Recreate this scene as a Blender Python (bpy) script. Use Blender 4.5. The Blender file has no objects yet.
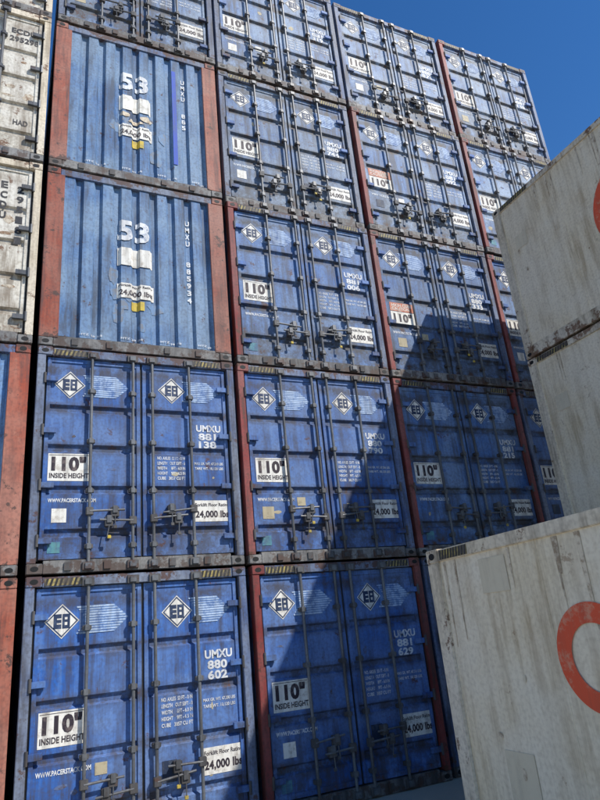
import bpy, bmesh, math, random
from mathutils import Vector, Matrix
random.seed(7)
scene=bpy.context.scene
col=scene.collection

# ------------------------------------------------------------------ materials
def new_mat(name):
    m=bpy.data.materials.new(name); m.use_nodes=True
    nt=m.node_tree; nt.nodes.clear()
    o=nt.nodes.new('ShaderNodeOutputMaterial'); b=nt.nodes.new('ShaderNodeBsdfPrincipled')
    nt.links.new(b.outputs[0],o.inputs[0])
    return m,nt,b
class NT:
    def __init__(s,nt): s.nt=nt
    def node(s,t,**k):
        n=s.nt.nodes.new(t)
        for a,v in k.items(): setattr(n,a,v)
        return n
    def set(s,sock,v):
        if isinstance(v,bpy.types.NodeSocket): s.nt.links.new(v,sock)
        else: sock.default_value=v
    def math(s,op,a,b=0.0,c=None,clamp=False):
        n=s.node('ShaderNodeMath',operation=op,use_clamp=clamp); s.set(n.inputs[0],a); s.set(n.inputs[1],b)
        if c is not None: s.set(n.inputs[2],c)
        return n.outputs[0]
    def vmath(s,op,a,b):
        n=s.node('ShaderNodeVectorMath',operation=op); s.set(n.inputs[0],a); s.set(n.inputs[1],b); return n.outputs[0]
    def noise(s,vec,scale,detail=4,rough=.55):
        n=s.node('ShaderNodeTexNoise'); s.set(n.inputs['Vector'],vec); n.inputs['Scale'].default_value=scale
        n.inputs['Detail'].default_value=detail; n.inputs['Roughness'].default_value=rough; return n.outputs[0]
    def ramp(s,v,lo,hi,a=0.0,b=1.0):
        n=s.node('ShaderNodeMapRange'); s.set(n.inputs[0],v); n.inputs[1].default_value=lo; n.inputs[2].default_value=hi
        n.inputs[3].default_value=a; n.inputs[4].default_value=b; return n.outputs[0]
    def mix(s,f,a,b,blend='MIX'):
        n=s.node('ShaderNodeMix',data_type='RGBA',blend_type=blend); s.set(n.inputs[0],f)
        s.set(n.inputs[6],a if isinstance(a,bpy.types.NodeSocket) else (*a,1)); s.set(n.inputs[7],b if isinstance(b,bpy.types.NodeSocket) else (*b,1))
        return n.outputs[2]
    def coords(s):
        tc=s.node('ShaderNodeTexCoord'); oi=s.node('ShaderNodeObjectInfo')
        r=s.math('MULTIPLY',oi.outputs['Random'],57.3)
        cb=s.node('ShaderNodeCombineXYZ'); s.set(cb.inputs[0],r); s.set(cb.inputs[1],s.math('MULTIPLY',r,1.7)); s.set(cb.inputs[2],s.math('MULTIPLY',r,.6))
        v=s.vmath('ADD',tc.outputs['Object'],cb.outputs[0])
        st=s.vmath('MULTIPLY',v,(1.0,1.0,.09))
        return tc,oi,v,st

def paint(name,base,fade=(.25,.3,.4),dirt=(.05,.04,.032),rust=(.09,.036,.018),fa=.35,da=.45,ra=.5,rough=.66,edge=0.0,var=.3,metal=0,ledge=0.0,dents=.2,rt=.64):
    m,nt,b=new_mat(name); N=NT(nt); tc,oi,v,st=N.coords()
    n1=N.noise(v,.9,3,.65); n2=N.noise(st,8,4,.72); n3=N.noise(v,4.5,5,.75); n4=N.noise(v,30,1,.5)
    c=N.mix(N.math('MULTIPLY',N.ramp(n1,.36,.6),fa),base,fade)
    c=N.mix(N.math('MULTIPLY',N.ramp(n2,.46,.3),fa*.8),c,fade)
    c=N.mix(N.math('MULTIPLY',N.ramp(n3,.42,.32),fa*.8),c,fade)
    big=N.ramp(n1,.62,.4,.5,1.35)
    c=N.mix(N.math('MULTIPLY',N.math('MULTIPLY',N.ramp(n2,.46,.66),big,clamp=True),da),c,dirt)
    c=N.mix(N.math('MULTIPLY',N.ramp(n4,.42,.78),da*.6),c,dirt)
    sep=N.node('ShaderNodeSeparateXYZ'); N.set(sep.inputs[0],tc.outputs['Object']); z=sep.outputs[2]
    if ledge:
        t=N.math('ABSOLUTE',N.math('SUBTRACT',N.math('FRACT',N.math('MULTIPLY_ADD',z,1/.53,-.47/.53+.5+3)),.5))
        lf=N.math('MULTIPLY',N.ramp(t,.2,.07),N.ramp(n3,.38,.56,.1,1))
        c=N.mix(N.math('MULTIPLY',lf,ledge),c,dirt)
        lo=N.math('MULTIPLY',N.ramp(z,1.1,.2),N.ramp(n3,.4,.56))
        c=N.mix(N.math('MULTIPLY',lo,ledge*.9),c,dirt)
    g=N.math('ADD',N.ramp(z,.3,.05,0,.12),N.ramp(z,2.72,2.88,0,.09))
    rf=N.ramp(N.math('ADD',n3,N.math('MULTIPLY',g,1.0+edge)),rt,rt+.05)
    c=N.mix(N.math('MULTIPLY',rf,ra),c,rust)
    val=N.ramp(oi.outputs['Random'],0,1,1-var*.5,1+var*.5)
    hs=N.node('ShaderNodeHueSaturation'); N.set(hs.inputs['Color'],c); N.set(hs.inputs['Value'],val)
    N.set(hs.inputs['Saturation'],N.ramp(n1,.3,.7,1.08,.93))
    N.set(b.inputs['Base Color'],hs.outputs[0]); b.inputs['Metallic'].default_value=metal
    b.inputs['Roughness'].default_value=rough
    bp=N.node('ShaderNodeBump'); bp.inputs['Strength'].default_value=dents; bp.inputs['Distance'].default_value=.03
    N.set(bp.inputs['Height'],N.noise(v,2.4,1)); N.set(b.inputs['Normal'],bp.outputs[0])
    return m

BLUE=paint('blue_door_paint',(.042,.13,.41),fade=(.15,.26,.49),fa=.55,da=.62,ra=.8,ledge=.72,rt=.63,dents=.3)
BLUEF=paint('blue_faded_paint',(.105,.195,.4),fade=(.29,.38,.5),dirt=(.075,.07,.065),fa=.8,da=.74,ra=.85,ledge=.9,rt=.605,dents=.3)
BLUEM=paint('blue_mid_faded_paint',(.07,.165,.41),fade=(.21,.32,.5),dirt=(.06,.055,.05),fa=.68,da=.68,ra=.8,ledge=.82,rt=.61,dents=.3)
BLUEC=paint('blue_corrugated_paint',(.095,.21,.44),fade=(.26,.39,.54),dirt=(.06,.07,.09),fa=.72,da=.76,ra=.85,rt=.62)
BLUEFR=paint('blue_frame_paint',(.08,.13,.28),fade=(.25,.29,.36),fa=.7,da=.78,ra=.85,edge=.8,rt=.61)
REDP=paint('red_post_paint',(.36,.08,.045),fade=(.42,.19,.13),dirt=(.1,.05,.042),rust=(.07,.042,.034),fa=.7,da=.78,ra=.88,edge=.4,rt=.585)
REDT=paint('red_thin_paint',(.25,.028,.028),fade=(.32,.12,.1),fa=.5,da=.8,ra=.88,rt=.6)
WHITEP=paint('white_side_paint',(.82,.7,.5),fade=(.9,.8,.62),dirt=(.36,.26,.15),rust=(.26,.14,.07),fa=.7,da=.52,ra=.55,var=.06,dents=.7,rt=.645)
WHITED=paint('white_door_paint',(.74,.7,.6),fade=(.82,.78,.69),dirt=(.2,.15,.1),rust=(.16,.075,.035),fa=.6,da=.75,ra=.9,var=.1,ledge=.45,rt=.6)
WHITER=paint('white_rail_paint',(.74,.64,.48),fade=(.82,.73,.58),dirt=(.2,.15,.1),rust=(.16,.075,.035),fa=.6,da=.6,ra=.85,edge=.4,var=.1,rt=.62)
SILL=paint('grimy_sill',(.12,.12,.13),fade=(.3,.29,.27),dirt=(.025,.022,.02),rust=(.08,.045,.03),fa=.75,da=.7,ra=.75,edge=.4)
ROD=paint('grimy_rod',(.085,.09,.1),fade=(.24,.25,.26),rust=(.08,.04,.025),fa=.55,da=.55,ra=.7,rough=.5,metal=.2)
HARD=paint('lock_hardware',(.045,.045,.05),fade=(.18,.17,.16),rust=(.09,.045,.03),fa=.5,da=.5,ra=.7,rt=.6)
def flat(name,colr,wear=(.07,.15,.32),wa=.5,lo=.5,hi=.64,rough=.65,dirt=.4):
    m,nt,b=new_mat(name); N=NT(nt); tc,oi,v,st=N.coords()
    f=N.math('MULTIPLY',N.ramp(N.noise(v,9,4,.75),lo,hi),wa)
    c=N.mix(f,colr,wear)
    c=N.mix(N.math('MULTIPLY',N.ramp(N.noise(st,12,3,.6),.46,.7),dirt),c,(.1,.08,.06))
    N.set(b.inputs['Base Color'],c); b.inputs['Roughness'].default_value=rough
    return m
RUBBER=flat('black_gasket',(.012,.012,.013),wear=(.05,.05,.05))
TXT=flat('white_lettering',(.8,.81,.81),wa=.65,lo=.52)
TXTD=flat('dark_lettering',(.03,.03,.035),wear=(.2,.18,.15),wa=.4)
STK=flat('white_sticker',(.87,.84,.76),wear=(.42,.36,.28),wa=.7,dirt=.45,lo=.5,hi=.68)
STKT=flat('sticker_lettering',(.03,.02,.03),wear=(.28,.22,.2),wa=.45,dirt=.1)
STKO=flat('orange_sticker',(.55,.16,.08),wear=(.6,.5,.4),wa=.6)
STKY=flat('tan_sticker',(.5,.43,.28),wear=(.2,.15,.1),wa=.5)
YEL=flat('yellow_marking',(.42,.33,.1),wear=(.1,.09,.08),wa=.95,lo=.42,hi=.56,dirt=.9)
YELT=flat('yellow_tag',(.65,.48,.06),wear=(.3,.25,.1),wa=.6)
BLK=flat('black_marking',(.02,.02,.02),wear=(.12,.1,.09),wa=.6)
ARW=flat('faded_blue_arrow',(.5,.63,.82),wear=(.1,.2,.44),wa=.9,lo=.46,hi=.64)
ARW2=flat('blue_arrow_ground',(.17,.3,.56),wear=(.05,.14,.4),wa=.9,lo=.44,hi=.62)
LOGO=flat('logo_ink',(.015,.035,.09),wear=(.15,.2,.33),wa=.45,dirt=.1)
REDL=flat('red_logo_paint',(.78,.1,.035),wear=(.7,.4,.25),wa=.6,dirt=.25)
PATCH=flat('repair_patch',(.72,.63,.46),wear=(.62,.52,.37),wa=.5,dirt=.15)
HOLE=flat('casting_hole',(.004,.004,.004),wa=0,dirt=0)
PLACARD=flat('dark_placard',(.015,.03,.07),wear=(.1,.12,.15),wa=.6)
PRIMER=flat('teal_touchup_paint',(.1,.3,.33),wear=(.05,.12,.25),wa=.8,lo=.4,hi=.6)
SCUFF=flat('rust_scuff',(.08,.055,.045),wear=(.1,.17,.36),wa=.95,lo=.4,hi=.52)
BLUEP=flat('fresh_blue_paint',(.03,.09,.5),wa=.4)
RUSTW=flat('rust_stain',(.25,.14,.07),wear=(.66,.58,.45),wa=.95,lo=.4,hi=.55)
STAIN=flat('brown_stain',(.38,.28,.18),wear=(.78,.67,.5),wa=.9,lo=.4,hi=.55)
STAINB=flat('grey_stain',(.2,.23,.28),wear=(.16,.29,.48),wa=.9,lo=.42,hi=.56)

# ------------------------------------------------------------------ mesh builder
_tc={}
def text_mesh(s,bold=.012):
    k=(s,bold)
    if k in _tc: return _tc[k]
    cu=bpy.data.curves.new('t','FONT'); cu.body=s; cu.size=1; cu.space_line=.82; cu.offset=bold; cu.resolution_u=3; cu.space_character=1.0+bold
    ob=bpy.data.objects.new('t',cu); col.objects.link(ob)
    me=ob.to_mesh(); vs=[(v.co.x,v.co.y) for v in me.vertices]; fs=[tuple(p.vertices) for p in me.polygons]
    ob.to_mesh_clear(); bpy.data.objects.remove(ob); bpy.data.curves.remove(cu)
    x0=min(v[0] for v in vs);x1=max(v[0] for v in vs);y0=min(v[1] for v in vs);y1=max(v[1] for v in vs)
    vs=[((a-x0)/(x1-x0),(b-y0)/(y1-y0)) for a,b in vs]
    _tc[k]=(vs,fs); return vs,fs
class MB:
    def __init__(s): s.v=[];s.f=[];s.m=[];s.mats=[]
    def mi(s,m):
        if m not in s.mats: s.mats.append(m)
        return s.mats.index(m)
    def add(s,vs,fs,m):
        o=len(s.v); s.v+=[tuple(v) for v in vs]; s.f+=[tuple(i+o for i in f) for f in fs]; s.m+=[s.mi(m)]*len(fs)
    def box(s,x0,x1,y0,y1,z0,z1,m,b=0.0):
        if b<=0:
            vs=[(x,y,z) for x in(x0,x1) for y in(y0,y1) for z in(z0,z1)]
            s.add(vs,[(0,1,3,2),(4,6,7,5),(0,4,5,1),(2,3,7,6),(0,2,6,4),(1,5,7,3)],m)
        else:
            bm=bmesh.new(); bmesh.ops.create_cube(bm,size=1)
            for v in bm.verts: v.co=Vector(((x0+x1)/2+v.co.x*(x1-x0),(y0+y1)/2+v.co.y*(y1-y0),(z0+z1)/2+v.co.z*(z1-z0)))
            bmesh.ops.bevel(bm,geom=bm.edges[:],offset=b,segments=2,affect='EDGES')
            s.bm(bm,m)
    def bm(s,bm,m):
        bm.verts.index_update(); s.add([v.co for v in bm.verts],[[v.index for v in f.verts] for f in bm.faces],m); bm.free()
    def cyl(s,p,q,r,m,n=8):
        p=Vector(p);q=Vector(q);d=(q-p).normalized(); a=d.orthogonal().normalized(); b=d.cross(a)
        vs=[]
        for c in(p,q):
            for i in range(n):
                t=2*math.pi*i/n; vs.append(c+a*r*math.cos(t)+b*r*math.sin(t))
        fs=[(i,(i+1)%n,n+(i+1)%n,n+i) for i in range(n)]+[tuple(range(n))[::-1],tuple(range(n,2*n))]
        s.add(vs,fs,m)
    def rect(s,x0,x1,z0,z1,y,m): s.add([(x0,y,z0),(x1,y,z0),(x1,y,z1),(x0,y,z1)],[(0,1,2,3)],m)
    def poly(s,pts,y,m): s.add([(a,y,b) for a,b in pts],[tuple(range(len(pts)))],m)
    def text(s,t,x0,z0,w,h,y,m,bold=.012):
        vs,fs=text_mesh(t,bold); s.add([(x0+a*w,y,z0+b*h) for a,b in vs],fs,m)
    def ring(s,cx,cz,r0,r1,y,m,n=64,a0=0,a1=2*math.pi,sx=1):
        vs=[];fs=[]
        for i in range(n+1):
            t=a0+(a1-a0)*i/n
            vs+= [(cx+sx*r0*math.cos(t),y,cz+r0*math.sin(t)),(cx+sx*r1*math.cos(t),y,cz+r1*math.sin(t))]
        for i in range(n): fs.append((2*i,2*i+1,2*i+3,2*i+2))
        s.add(vs,fs,m)
    def mesh(s,name):
        me=bpy.data.meshes.new(name); me.from_pydata(s.v,[],s.f)
        for m in s.mats: me.materials.append(m)
        me.polygons.foreach_set('material_index',s.m); me.update(); return me
def empty(name,loc,rz=0):
    e=bpy.data.objects.new(name,None); e.location=loc; e.rotation_euler=(0,0,rz); e.empty_display_size=.3; col.objects.link(e); return e
def child(me,name,par):
    o=bpy.data.objects.new(name,me); o.parent=par; col.objects.link(o); return o

WC,HC,LC=2.64,2.896,16.15
def corr_pts(a,b,pitch,depth,y,fr=(.36,.5,.86)):
    n=max(1,round((b-a)/pitch)); p=(b-a)/n; out=[]
    for i in range(n):
        o=a+i*p
        out+=[(o,y),(o+p*fr[0],y),(o+p*fr[1],y+depth),(o+p*fr[2],y+depth)]
    out.append((b,y)); return out
def casting(mb,x0,y0,z0,m,sx=.178,sy=.162,sz=.118):
    mb.box(x0,x0+sx,y0,y0+sy,z0,z0+sz,m,.008)
    n=12; cx=x0+sx/2; cz=z0+sz/2
    mb.poly([(cx+.045*math.cos(t*2*math.pi/n),cz+.03*math.sin(t*2*math.pi/n)) for t in range(n)],y0-.002,HOLE)
_bodies={}
def body(lp,rp,frame,side,wide=.1,L=LC,W=WC):
    key=(lp.name,rp.name,frame.name,side.name,wide,L,W)
    if key in _bodies: return _bodies[key]
    mb=MB()
    mb.box(0,wide,0.004,.14,.119,HC-.119,lp,.006); mb.box(W-wide,W,0.004,.14,.119,HC-.119,rp,.006)
    mb.box(0,.1,L-.14,L-.004,.119,HC-.119,frame); mb.box(W-.1,W,L-.14,L-.004,.119,HC-.119,frame)
    for x in(0,W-.178):
        for z in(0,HC-.118):
            casting(mb,x,0,z,SILL if z==0 else (lp if x==0 else rp)); mb.box(x,x+.178,L-.162,L,z,z+.118,frame)
    mb.box(.18,W-.18,.012,.13,.0,.15,SILL,.006); mb.box(.18,W-.18,.012,.13,HC-.125,HC-.01,frame,.006)
    mb.box(.18,W-.18,L-.13,L-.012,0,.15,frame); mb.box(.18,W-.18,L-.13,L-.012,HC-.12,HC-.01,frame)
    for x in(.45,.9,W-.95,W-.5): mb.box(x-.04,x+.04,-.004,.01,.03,.12,HARD)
    for x0,x1 in((.01,.08),(W-.08,W-.01)):
        mb.box(x0,x1,.165,L-.165,.01,.16,frame); mb.box(x0,x1,.165,L-.165,HC-.1,HC-.01,frame)
    pr=corr_pts(.14,L-.14,.28,.036,.02)
    for s in(0,1):
        vs=[];fs=[]
        for (t,d) in pr:
            x=d if s==0 else W-d
            vs+=[(x,t,.16),(x,t,HC-.1)]
        for i in range(len(pr)-1):
            q=(2*i,2*i+1,2*i+3,2*i+2); fs.append(q if s==0 else q[::-1])
        mb.add(vs,fs,side)
    mb.add([(.03,.1,HC-.03),(W-.03,.1,HC-.03),(W-.03,L-.1,HC-.03),(.03,L-.1,HC-.03)],[(0,1,2,3)],side)
    mb.add([(.03,.1,.05),(W-.03,.1,.05),(W-.03,L-.1,.05),(.03,L-.1,.05)],[(3,2,1,0)],SILL)
    mb.rect(.05,W-.05,.05,HC-.05,L-.05,side)
    me=mb.mesh('body'); _bodies[key]=me; return me

ZD0,ZD1=.165,HC-.135
GROOVES=[.47,1.0,1.53,2.06]
def door_panels(mat):
    mb=MB(); yf=.062; yg=.1
    for x0,x1 in((.125,1.305),(1.335,WC-.125)):
        mb.box(x0,x0+.05,yf-.012,yf+.06,ZD0,ZD1,mat,.004); mb.box(x1-.05,x1,yf-.012,yf+.06,ZD0,ZD1,mat,.004)
        mb.box(x0+.05,x1-.05,yf-.01,yf+.06,ZD0,ZD0+.06,mat); mb.box(x0+.05,x1-.05,yf-.01,yf+.06,ZD1-.06,ZD1,mat)
        prof=[(ZD0+.06,yf+.004)]
        for g in GROOVES: prof+=[(g-.055,yf+.004),(g-.03,yg),(g+.03,yg),(g+.055,yf+.004)]
        prof.append((ZD1-.06,yf+.004))
        vs=[];fs=[]
        for z,y in prof: vs+=[(x0+.05,y,z),(x1-.05,y,z)]
        for i in range(len(prof)-1): fs.append((2*i,2*i+1,2*i+3,2*i+2))
        mb.add(vs,fs,mat)
    for x0,x1 in((.1,.125),(1.305,1.335),(WC-.125,WC-.1)): mb.box(x0,x1,.072,.12,ZD0-.01,ZD1+.005,RUBBER)
    mb.box(.125,1.305,.075,.12,ZD1+.001,ZD1+.012,RUBBER); mb.box(1.335,WC-.125,.075,.12,ZD1+.001,ZD1+.012,RUBBER)
    return mb.mesh('doors')
RODX=[.68,1.2,1.46,1.98]
def hardware(seed):
    rnd=random.Random(seed)
    mb=MB()
    for k,x in enumerate(RODX):
        yr=.008; dx=rnd.uniform(-.008,.008)
        mb.cyl((x,yr,.05),(x+dx,yr,HC-.04),.02,ROD,10)
        for z in(.07,HC-.085):
            mb.box(x-.07,x+.07,-.012,.02,z-.05,z+.05,HARD,.006)
            mb.box(x-.04,x+.04,-.03,-.01,z-.035,z+.035,ROD,.005)
        for z in(.3,.98,1.62,2.3):
            mb.box(x-.05,x+.05,.0,.058,z-.025,z+.025,HARD,.006)
            mb.box(x-.028,x+.028,-.022,.03,z-.035,z+.035,ROD,.006)
    for (xa,xb,z,dz) in((.68,1.1,.72,.015),(1.2,.8,.60,-.01),(1.46,1.9,.62,.012),(1.98,1.58,.74,-.008)):
        dz+=rnd.uniform(-.04,.04)
        mb.box(xa-.045,xa+.045,-.03,.03,z-.05,z+.05,HARD,.008)
        mb.cyl((xa,-.02,z),(xb,-.012,z+dz),.014,ROD,8)
        mx=xa+(xb-xa)*.72
        mb.box(mx-.05,mx+.05,-.02,.06,z-.07,z+.05,HARD,.006)
        mb.box(mx-.03,mx+.03,-.035,-.018,z-.03,z+.065,ROD,.005)
        mb.cyl((mx,-.028,z-.06),(mx+rnd.uniform(-.03,.03),-.028,z-.19),.007,ROD,6)
        mb.box(mx-.022,mx+.022,-.036,-.018,z-.22,z-.18,YELT if rnd.random()<.3 else HARD,.005)
    for z in(.38,1.05,1.75,2.45):
        for x,s in((.1,1),(WC-.1,-1)):
            mb.cyl((x,.0,z-.07),(x,.0,z+.07),.017,HARD,8)
            mb.box(min(x,x+s*.16),max(x,x+s*.16),.008,.05,z-.035,z+.035,BLUE,.004)
    return mb.mesh('lock_rods')
def hardware_w(HW):
    me=HW.copy(); me.materials.clear()
    for m in HW.materials: me.materials.append(WHITER if m.name.startswith('blue') else m)
    return me
DOORB=door_panels(BLUE); DOORM=door_panels(BLUEM); DOORF=door_panels(BLUEF); DOORW=door_panels(WHITED); HWS=[hardware(s) for s in range(5)]; HWW=hardware_w(HWS[0])

YD=.062
def stripes(mb,x0,x1,z0,z1,y,n=8):
    mb.rect(x0,x1,z0,z1,y,YEL); w=(x1-x0)/n
    for i in range(n):
        a=x0+i*w; mb.poly([(a,z0),(a+w*.5,z0),(a+w*.95,z1),(a+w*.45,z1)],y-.002,BLK)
def logo(mb,cx,cz,s=.19):
    y=YD
    mb.poly([(cx-s,cz),(cx,cz-s),(cx+s,cz),(cx,cz+s)],y,STK)
    k=s*.92; l=s*.82
    for a,b in(((-1,0),(0,-1)),((0,-1),(1,0)),((1,0),(0,1)),((0,1),(-1,0))):
        mb.poly([(cx+a[0]*k,cz+a[1]*k),(cx+b[0]*k,cz+b[1]*k),(cx+b[0]*l,cz+b[1]*l),(cx+a[0]*l,cz+a[1]*l)],y-.002,LOGO)
    q=s*.38
    mb.rect(cx-q*1.25,cx-q*.08,cz-q*1.1,cz+q*1.1,y-.002,LOGO); mb.rect(cx+q*.06,cx+q*1.2,cz-q*1.1,cz+q*1.1,y-.002,LOGO)
    for zz in(-.45,.25): mb.rect(cx-q*.75,cx-q*.1,cz+q*zz,cz+q*(zz+.2),y-.004,STK)
    mb.rect(cx+q*.4,cx+q*.8,cz+q*.25,cz+q*.6,y-.004,STK); mb.rect(cx+q*.4,cx+q*.8,cz-q*.6,cz-q*.15,y-.004,STK)
def arrow(mb,x0,x1,cz,h=.155):
    y=YD+.001
    tip=x1; nk=x1-.17
    mb.poly([(x0+.02,cz-h),(nk,cz-h),(tip,cz),(nk,cz+h),(x0+.02,cz+h)],y,ARW2)
    n=11
    for i in range(n):
        z=cz-h+.012+(2*h-.024)*i/(n-1); d=abs(z-cz)/h
        xs=x0-.02+(1-d)*.12
        xe=nk+(1-d)*.17-.01
        t=.006+.005*random.random()
        mb.rect(xs,xe,z-t,z+t,y-.003,ARW)
SPEC=["NO. AXLES  53 FT - 0 IN","LENGTH   OUT 53FT - 0","WIDTH     8FT - 6.0 IN","HEIGHT    9FT - 6.5 IN","CUBE   3857 CU FT"]
SPEC2=["","MAX GR. WT. 67,200 LBS","TARE WT. 10,120 LBS","",""]
def blot(mb,a,c,w,hh,y,mat):
    n=9; pts=[]
    for t in range(n):
        an=2*math.pi*t/n; rr=random.uniform(.6,1)
        pts.append((a+w*.5*rr*math.cos(an),c+hh*.5*rr*math.sin(an)))
    mb.poly(pts,y,mat)
def markings(num,k=0):
    mb=MB(); y=YD
    j=random.uniform(-.015,.015)
    zc=2.385+j
    logo(mb,.41,zc); arrow(mb,.58,1.16,zc)
    logo(mb,1.74,zc+.01); arrow(mb,1.9,2.42,zc+.01)
    sx=random.uniform(-.02,.02); x0=.2+sx; z0=1.12+random.uniform(-.01,.01); w=.5; h=.35
    if k==2:
        mb.rect(x0,x0+w,z0+.18,z0+.35,y,STKO); mb.text('HIGH CUBE\nCAUTION',x0+.04,z0+.2,w-.08,.13,y-.002,STK)
        mb.rect(x0,x0+w,z0-.06,z0+.17,y-.001,STK); mb.text('110"',x0+.05,z0-.03,w-.12,.17,y-.003,STKT,.045)
    else:
        mb.rect(x0,x0+w,z0,z0+h,y,STK)
        mb.text('110"',x0+.04,z0+.125,w-.09,.19,y-.002,STKT,.05); mb.text('INSIDE HEIGHT',x0+.02,z0+.035,w-.04,.065,y-.002,STKT,.03)
        mb.rect(x0+.012,x0+w-.012,z0+.327,z0+.333,y-.002,STKT)
    mb.text('WWW.PACERSTACK.COM',.2,.845,.56,.05,y,TXT,.03)
    if random.random()<.8:
        a=.24+random.random()*.05; mb.rect(a,a+.17,.6,.77,y,random.choice([STKY,PLACARD,STK]))
    if random.random()<.6: mb.rect(.8,.93,.78,.9,y,random.choice([STK,STKY]))
    mb.text('UMXU',2.07,1.82,.35,.1,y,TXT,.04)
    a,b=num.split(); mb.text(a,2.1,1.70,.25,.1,y,TXT,.04); mb.text(b,2.1,1.585,.25,.1,y,TXT,.04)
    for i,t in enumerate(SPEC): mb.text(t,1.53,1.41-.068*i,.37,.042,y,TXT,.02)
    for i,t in enumerate(SPEC2):
        if t: mb.text(t,2.03,1.41-.068*i,.40,.042,y,TXT,.02)
    mb.rect(2.0,2.5,.58,.86,y,STK); mb.text('Forklift Floor Rating',2.02,.765,.46,.06,y-.002,STKT,.02); mb.text('24,000 lbs',2.02,.615,.46,.11,y-.002,STKT,.04)
    if random.random()<.5: mb.rect(1.53,1.7,.58,.8,y,PLACARD)
    if random.random()<.4: mb.rect(.22,.36,.24,.37,y,PRIMER)
    for i in range(random.randint(5,9)):
        a=random.choice([random.uniform(.25,1.05),random.uniform(1.45,2.3)]); c=random.choice([.72,1.25,1.78,.72])+random.uniform(-.1,.1)
        blot(mb,a,c,random.uniform(.03,.16),random.uniform(.03,.14),y+.0025,random.choice([SCUFF,SCUFF,SCUFF,STKY]))
    stripes(mb,.2,.62,HC-.11,HC-.03,.008); stripes(mb,WC-.6,WC-.2,HC-.11,HC-.03,.008)
    return mb.mesh('markings')

PX0,PX1=.24,WC-.24; FP=corr_pts(PX0,PX1,.27,.05,.03,(.52,.63,.89))
def fprof(x):
    for (a,ya),(b,yb) in zip(FP,FP[1:]):
        if a<=x<=b: return ya+(yb-ya)*(x-a)/max(1e-9,b-a)
    return .03
def drape(src):
    bm=bmesh.new(); me=src.mesh('tmp'); bm.from_mesh(me); bpy.data.meshes.remove(me)
    bmesh.ops.triangulate(bm,faces=bm.faces[:])
    xs=[v.co.x for v in bm.verts]; lo,hi=min(xs),max(xs)
    for a,_ in FP:
        if lo<a<hi: bmesh.ops.bisect_plane(bm,geom=bm.verts[:]+bm.edges[:]+bm.faces[:],plane_co=(a,0,0),plane_no=(1,0,0))
    for v in bm.verts: v.co.y=fprof(v.co.x)+v.co.y
    me=bpy.data.meshes.new('markings'); bm.to_mesh(me); bm.free()
    for m in src.mats: me.materials.append(m)
    return me
def front_panel():
    mb=MB(); vs=[];fs=[]
    for x,y in FP: vs+=[(x,y,.16),(x,y,HC-.12)]
    for i in range(len(FP)-1): fs.append((2*i,2*i+2,2*i+3,2*i+1))
    mb.add(vs,fs,BLUEC); return mb.mesh('corrugated_end')
FRONT=front_panel()
def front_marks(row):
    mb=MB()
    mb.text('53',1.0,1.82,.46,.36,-.012,TXT,.04)
    mb.rect(1.0,1.5,1.4,1.7,-.012,STK)
    mb.rect(1.0,1.52,.86,1.1,-.012,STK)
    mb.text('Forklift Floor Rating',1.02,1.03,.48,.05,-.015,STKT,.02); mb.text('24,000 lbs',1.02,.89,.48,.1,-.015,STKT,.03)
    mb.rect(1.2,1.38,.68,.82,-.012,YELT)
    s='UMXU  885934' if row==3 else 'UMXU  885'
    for i,c in enumerate(s):
        if c!=' ': mb.text(c,2.02,2.3-.125*i,.07,.09,-.012,TXT,.03)
    for i in range(4): mb.text('HTZ 29 38',.5+.55*i,.2,.3,.03,-.012,TXT)
    yy=-.002
    for i in range(8):
        blot(mb,random.uniform(.9,1.7),random.uniform(.35,1.3),random.uniform(.1,.35),random.uniform(.1,.35),yy,STAINB); yy-=.0009
    if row==4:
        mb.rect(1.86,1.93,.5,2.5,-.0105,BLUEP)
        for x,z,w,h in((1.08,1.3,.2,.12),(1.42,1.28,.24,.16),(1.25,1.18,.3,.1)):
            yy-=.0004; blot(mb,x,z,w,h,-.012+yy*.2,STAIN)
    return drape(mb)

# ------------------------------------------------------------------ stack
W,H=2.7168,2.92
nums=['880 602','881 138','881 629','880 790','881 006','880 744','881 319','880 951','881 447','881 215','880 333','881 092','880 871','881 560','880 128','881 704']
ni=0
def jit(a): return random.uniform(-a,a)
DD={0:DOORB,1:DOORM,2:DOORF}
def door_container(i,j,lp,rp,faded=0,k=0):
    global ni
    e=empty('shipping_container',(i*W+(W-WC)/2+jit(.015),jit(.035),j*H))
    child(body(lp,rp,BLUEFR,BLUEF),'body',e); child(DD[faded],'doors',e); child(HWS[ni%5],'lock_rods',e)
    child(markings(nums[ni%len(nums)],k=k),'markings',e); ni+=1
def front_container(i,j):
    e=empty('shipping_container',(i*W+(W-WC)/2+jit(.01),jit(.03),j*H))
    child(body(REDP,REDP,BLUEFR,BLUEF,wide=.24),'body',e); child(FRONT,'corrugated_end',e); child(front_marks(j+1),'markings',e)
def white_door(i,j,txt):
    e=empty('shipping_container',(i*W+(W-WC)/2,jit(.03),j*H))
    child(body(WHITER,WHITER,WHITER,WHITED,wide=.1),'body',e); child(DOORW,'doors',e); child(HWW,'lock_rods',e)
    mb=MB(); txt(mb)
    for i in range(8): blot(mb,random.uniform(1.6,2.4),random.choice([.72,1.25,1.78])+random.uniform(-.12,.12),random.uniform(.05,.25),random.uniform(.05,.2),YD+.0025,RUSTW)
    child(mb.mesh('markings'),'markings',e)
def txtA(mb):
    mb.text('ECDU',2.08,2.42,.36,.11,YD,TXTD,.04); mb.text('295298',2.06,2.25,.42,.11,YD,TXTD,.04); mb.text('HAD',2.2,.62,.2,.1,YD,TXTD,.03)
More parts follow.
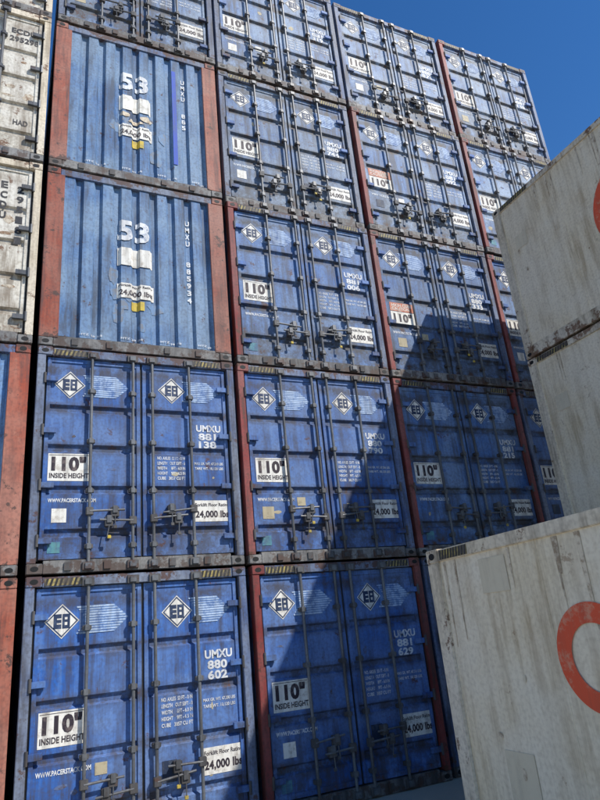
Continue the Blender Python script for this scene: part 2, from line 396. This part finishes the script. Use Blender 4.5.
def txtB(mb):
    for i,c in enumerate('295181'): mb.text(c,2.33,2.35-.17*i,.09,.12,YD,TXTD,.04)
    for i,c in enumerate('ECDU'): mb.text(c,2.12,2.4-.17*i,.09,.12,YD,TXTD,.04)
B,R_=BLUEFR,REDT
front_container(-1,0); front_container(-1,1)
white_door(-1,2,txtB); white_door(-1,3,txtA); white_door(-1,4,txtA)
door_container(0,0,B,B); door_container(0,1,B,B); front_container(0,2); front_container(0,3)
door_container(1,0,R_,R_); door_container(1,1,R_,B); door_container(1,2,R_,B,1); door_container(1,3,B,B,2); door_container(1,4,B,B,2)
door_container(0,4,B,B,2)
door_container(2,0,B,B); door_container(2,1,R_,R_,1); door_container(2,2,R_,B,1,k=2); door_container(2,3,R_,B,2,k=2); door_container(2,4,B,B,2)
door_container(3,0,B,B); door_container(3,1,B,B); door_container(3,2,R_,B,1); door_container(3,3,R_,B,2); door_container(3,4,R_,B,2)

# ------------------------------------------------------------------ camera
p=[-0.165,-7.9862,2.0243,0.4533,0.3534,-0.0998,625.397]
cy,sy=math.cos(p[3]),math.sin(p[3]); cp,sp=math.cos(p[4]),math.sin(p[4])
f=Vector((sy*cp,cy*cp,sp)); r=Vector((cy,-sy,0)); u=r.cross(f)
cr,sr=math.cos(p[5]),math.sin(p[5]); r2=r*cr+u*sr; u2=u*cr-r*sr
cam=bpy.data.cameras.new('camera'); co=bpy.data.objects.new('camera',cam); col.objects.link(co)
M=Matrix(((r2.x,u2.x,-f.x,p[0]),(r2.y,u2.y,-f.y,p[1]),(r2.z,u2.z,-f.z,p[2]),(0,0,0,1))); co.matrix_world=M
cam.sensor_fit='VERTICAL'; cam.sensor_height=24; cam.lens=24*p[6]/800; cam.clip_end=3000; cam.clip_start=.05
scene.camera=co
C=Vector(p[:3])
def ray(x,y): return f+r2*((x-300)/p[6])-u2*((y-400)/p[6])
def hit(x,y,n,c):
    d=ray(x,y); t=(c-n.dot(C))/n.dot(d); return C+d*t

# ------------------------------------------------------------------ white smooth-sided containers
WL,WW=12.19,2.44
def white_box(name,loc,rz,HH,marks):
    e=empty(name,loc,rz)
    mb=MB()
    for x in(0,WL-.17): 
        for y in(0,WW-.15):
            mb.box(x,x+.17,y+.003,y+.147,.119,HH-.119,WHITER,.006)
    for x in(0,WL-.178):
        for z in(0,HH-.118):
            casting(mb,x,0,z,WHITER); mb.box(x,x+.178,WW-.162,WW,z,z+.118,WHITER,.008)
    for y in(.008,WW-.07):
        mb.box(.179,WL-.179,y,y+.062,.01,.2,WHITER,.006); mb.box(.179,WL-.179,y,y+.062,HH-.11,HH-.01,WHITER,.006)
    for x in(.01,WL-.08):
        mb.box(x,x+.07,.163,WW-.163,.01,.15,WHITER); mb.box(x,x+.07,.163,WW-.163,HH-.1,HH-.01,WHITER)
    child(mb.mesh('frame'),'frame',e)
    mb=MB(); mb.box(.05,WL-.05,.028,WW-.028,.12,HH-.04,WHITEP)
    n=10
    for i in range(1,n):
        x=.17+(WL-.34)*i/n; mb.box(x-.012,x+.012,.0255,.03,.2,HH-.11,WHITEP)
    child(mb.mesh('insulated_walls'),'insulated_walls',e)
    mb=MB(); marks(mb,HH)
    for i in range(34):
        blot(mb,random.uniform(.3,6),random.uniform(.3,HH-.3),random.uniform(.01,.07),random.uniform(.02,.12),.0215-.00004*i,random.choice([RUSTW,PATCH,STAIN]))
    for i in range(18):
        x=random.uniform(.2,8); h=random.uniform(.15,.7); w=random.uniform(.01,.03)
        mb.poly([(x-w,HH-.12),(x+w,HH-.12),(x+w*.2,HH-.12-h),(x-w*.2,HH-.12-h)],.0235-.00004*i,STAIN)
    child(mb.mesh('markings'),'markings',e)
    return e
def wm(mb,HH):
    stripes(mb,.2,.85,HH-.1,HH-.02,.004,12)
    mb.rect(3.2,3.7,.5,.95,.0222,PATCH); mb.rect(.35,.6,1.9,2.15,.0222,PATCH)
px,py=7.40,-1.06
q=hit(596,222,Vector((1,0,0)),px); lx=py-q.y; lz=q.z-2*H
def wm_top(mb,HH):
    wm(mb,HH); mb.ring(lx+.75,lz,.52,.78,.0190,REDL)
white_box('refrigerated_shipping_container',(px,py,0),-math.pi/2,HC,wm)
white_box('refrigerated_shipping_container',(px,py,H),-math.pi/2,HC,wm)
white_box('refrigerated_shipping_container',(px,py,2*H),-math.pi/2,HC,wm_top)
ZT=2.60
a=hit(425,552,Vector((0,0,1)),ZT); b=hit(600,505,Vector((0,0,1)),ZT)
ang=math.atan2(b.y-a.y,b.x-a.x)
nrm=Vector((math.sin(ang),-math.cos(ang),0)); c0=nrm.dot(a)
def loc3(x,y):
    q=hit(x,y,nrm,c0); d=q-a; return d.x*math.cos(ang)+d.y*math.sin(ang), q.z
l1=loc3(557,660); l2=loc3(600,605); l3=loc3(600,715)
def wm3(mb,HH):
    stripes(mb,.2,.6,HH-.1,HH-.02,.004,10)
    (x1,z1),(x2,z2),(x3,z3)=l1,l2,l3
    A=2*(x2-x1);B_=2*(z2-z1);Cc=x2*x2-x1*x1+z2*z2-z1*z1;D=2*(x3-x2);E=2*(z3-z2);F=x3*x3-x2*x2+z3*z3-z2*z2
    cx=(Cc*E-F*B_)/(E*A-B_*D); cz=(Cc*D-A*F)/(B_*D-A*E); R0=math.hypot(x1-cx,z1-cz)
    mb.ring(cx,cz,R0*.62,R0,.0190,REDL)
    s=loc3(475,560); t=loc3(508,590); mb.rect(s[0],t[0],t[1],s[1],.0225,PATCH)
    s=loc3(502,750); t=loc3(540,800); mb.rect(s[0],t[0],t[1]-.1,s[1],.0225,PATCH)
white_box('refrigerated_shipping_container',(a.x,a.y,0),ang,ZT,wm3)

# ------------------------------------------------------------------ ground
m,nt,bb=new_mat('concrete_yard'); N=NT(nt); tc=N.node('ShaderNodeTexCoord')
n=N.noise(tc.outputs['Object'],.4,4); n2=N.noise(tc.outputs['Object'],60,2)
N.set(bb.inputs['Base Color'],N.mix(N.ramp(n,.35,.7),(.32,.28,.21),(.42,.37,.29))); bb.inputs['Roughness'].default_value=.9
bp=N.node('ShaderNodeBump'); bp.inputs['Strength'].default_value=.4; bp.inputs['Distance'].default_value=.01; N.set(bp.inputs['Height'],n2); N.set(bb.inputs['Normal'],bp.outputs[0])
g=MB(); g.add([(-1500,-1500,-.004),(1500,-1500,-.004),(1500,1500,-.004),(-1500,1500,-.004)],[(0,1,2,3)],m)
go=bpy.data.objects.new('ground',g.mesh('ground')); col.objects.link(go)

# ------------------------------------------------------------------ light
Ld=Vector((-.92,1.07,-1.5)).normalized()
sun=bpy.data.lights.new('sun','SUN'); sun.energy=5; sun.angle=math.radians(.5); sun.color=(1,.96,.9)
so=bpy.data.objects.new('sun',sun); so.rotation_euler=Ld.to_track_quat('-Z','Y').to_euler(); so.location=(20,-20,30); col.objects.link(so)
w=bpy.data.worlds.new('World'); scene.world=w; w.use_nodes=True; wn=w.node_tree; wn.nodes.clear()
sk=wn.nodes.new('ShaderNodeTexSky'); sk.sky_type='NISHITA'; sk.sun_disc=False
sk.sun_elevation=math.asin(-Ld.z); sk.sun_rotation=math.atan2(-Ld.x,-Ld.y); sk.air_density=1.1; sk.dust_density=0; sk.ozone_density=4.5
hs=wn.nodes.new('ShaderNodeHueSaturation'); hs.inputs['Saturation'].default_value=1.25; hs.inputs['Hue'].default_value=.506
bg=wn.nodes.new('ShaderNodeBackground'); bg.inputs[1].default_value=.135; wo=wn.nodes.new('ShaderNodeOutputWorld')
wn.links.new(sk.outputs[0],hs.inputs['Color']); wn.links.new(hs.outputs[0],bg.inputs[0]); wn.links.new(bg.outputs[0],wo.inputs[0])
scene.view_settings.view_transform='Standard'; scene.view_settings.look='None'; scene.view_settings.exposure=0
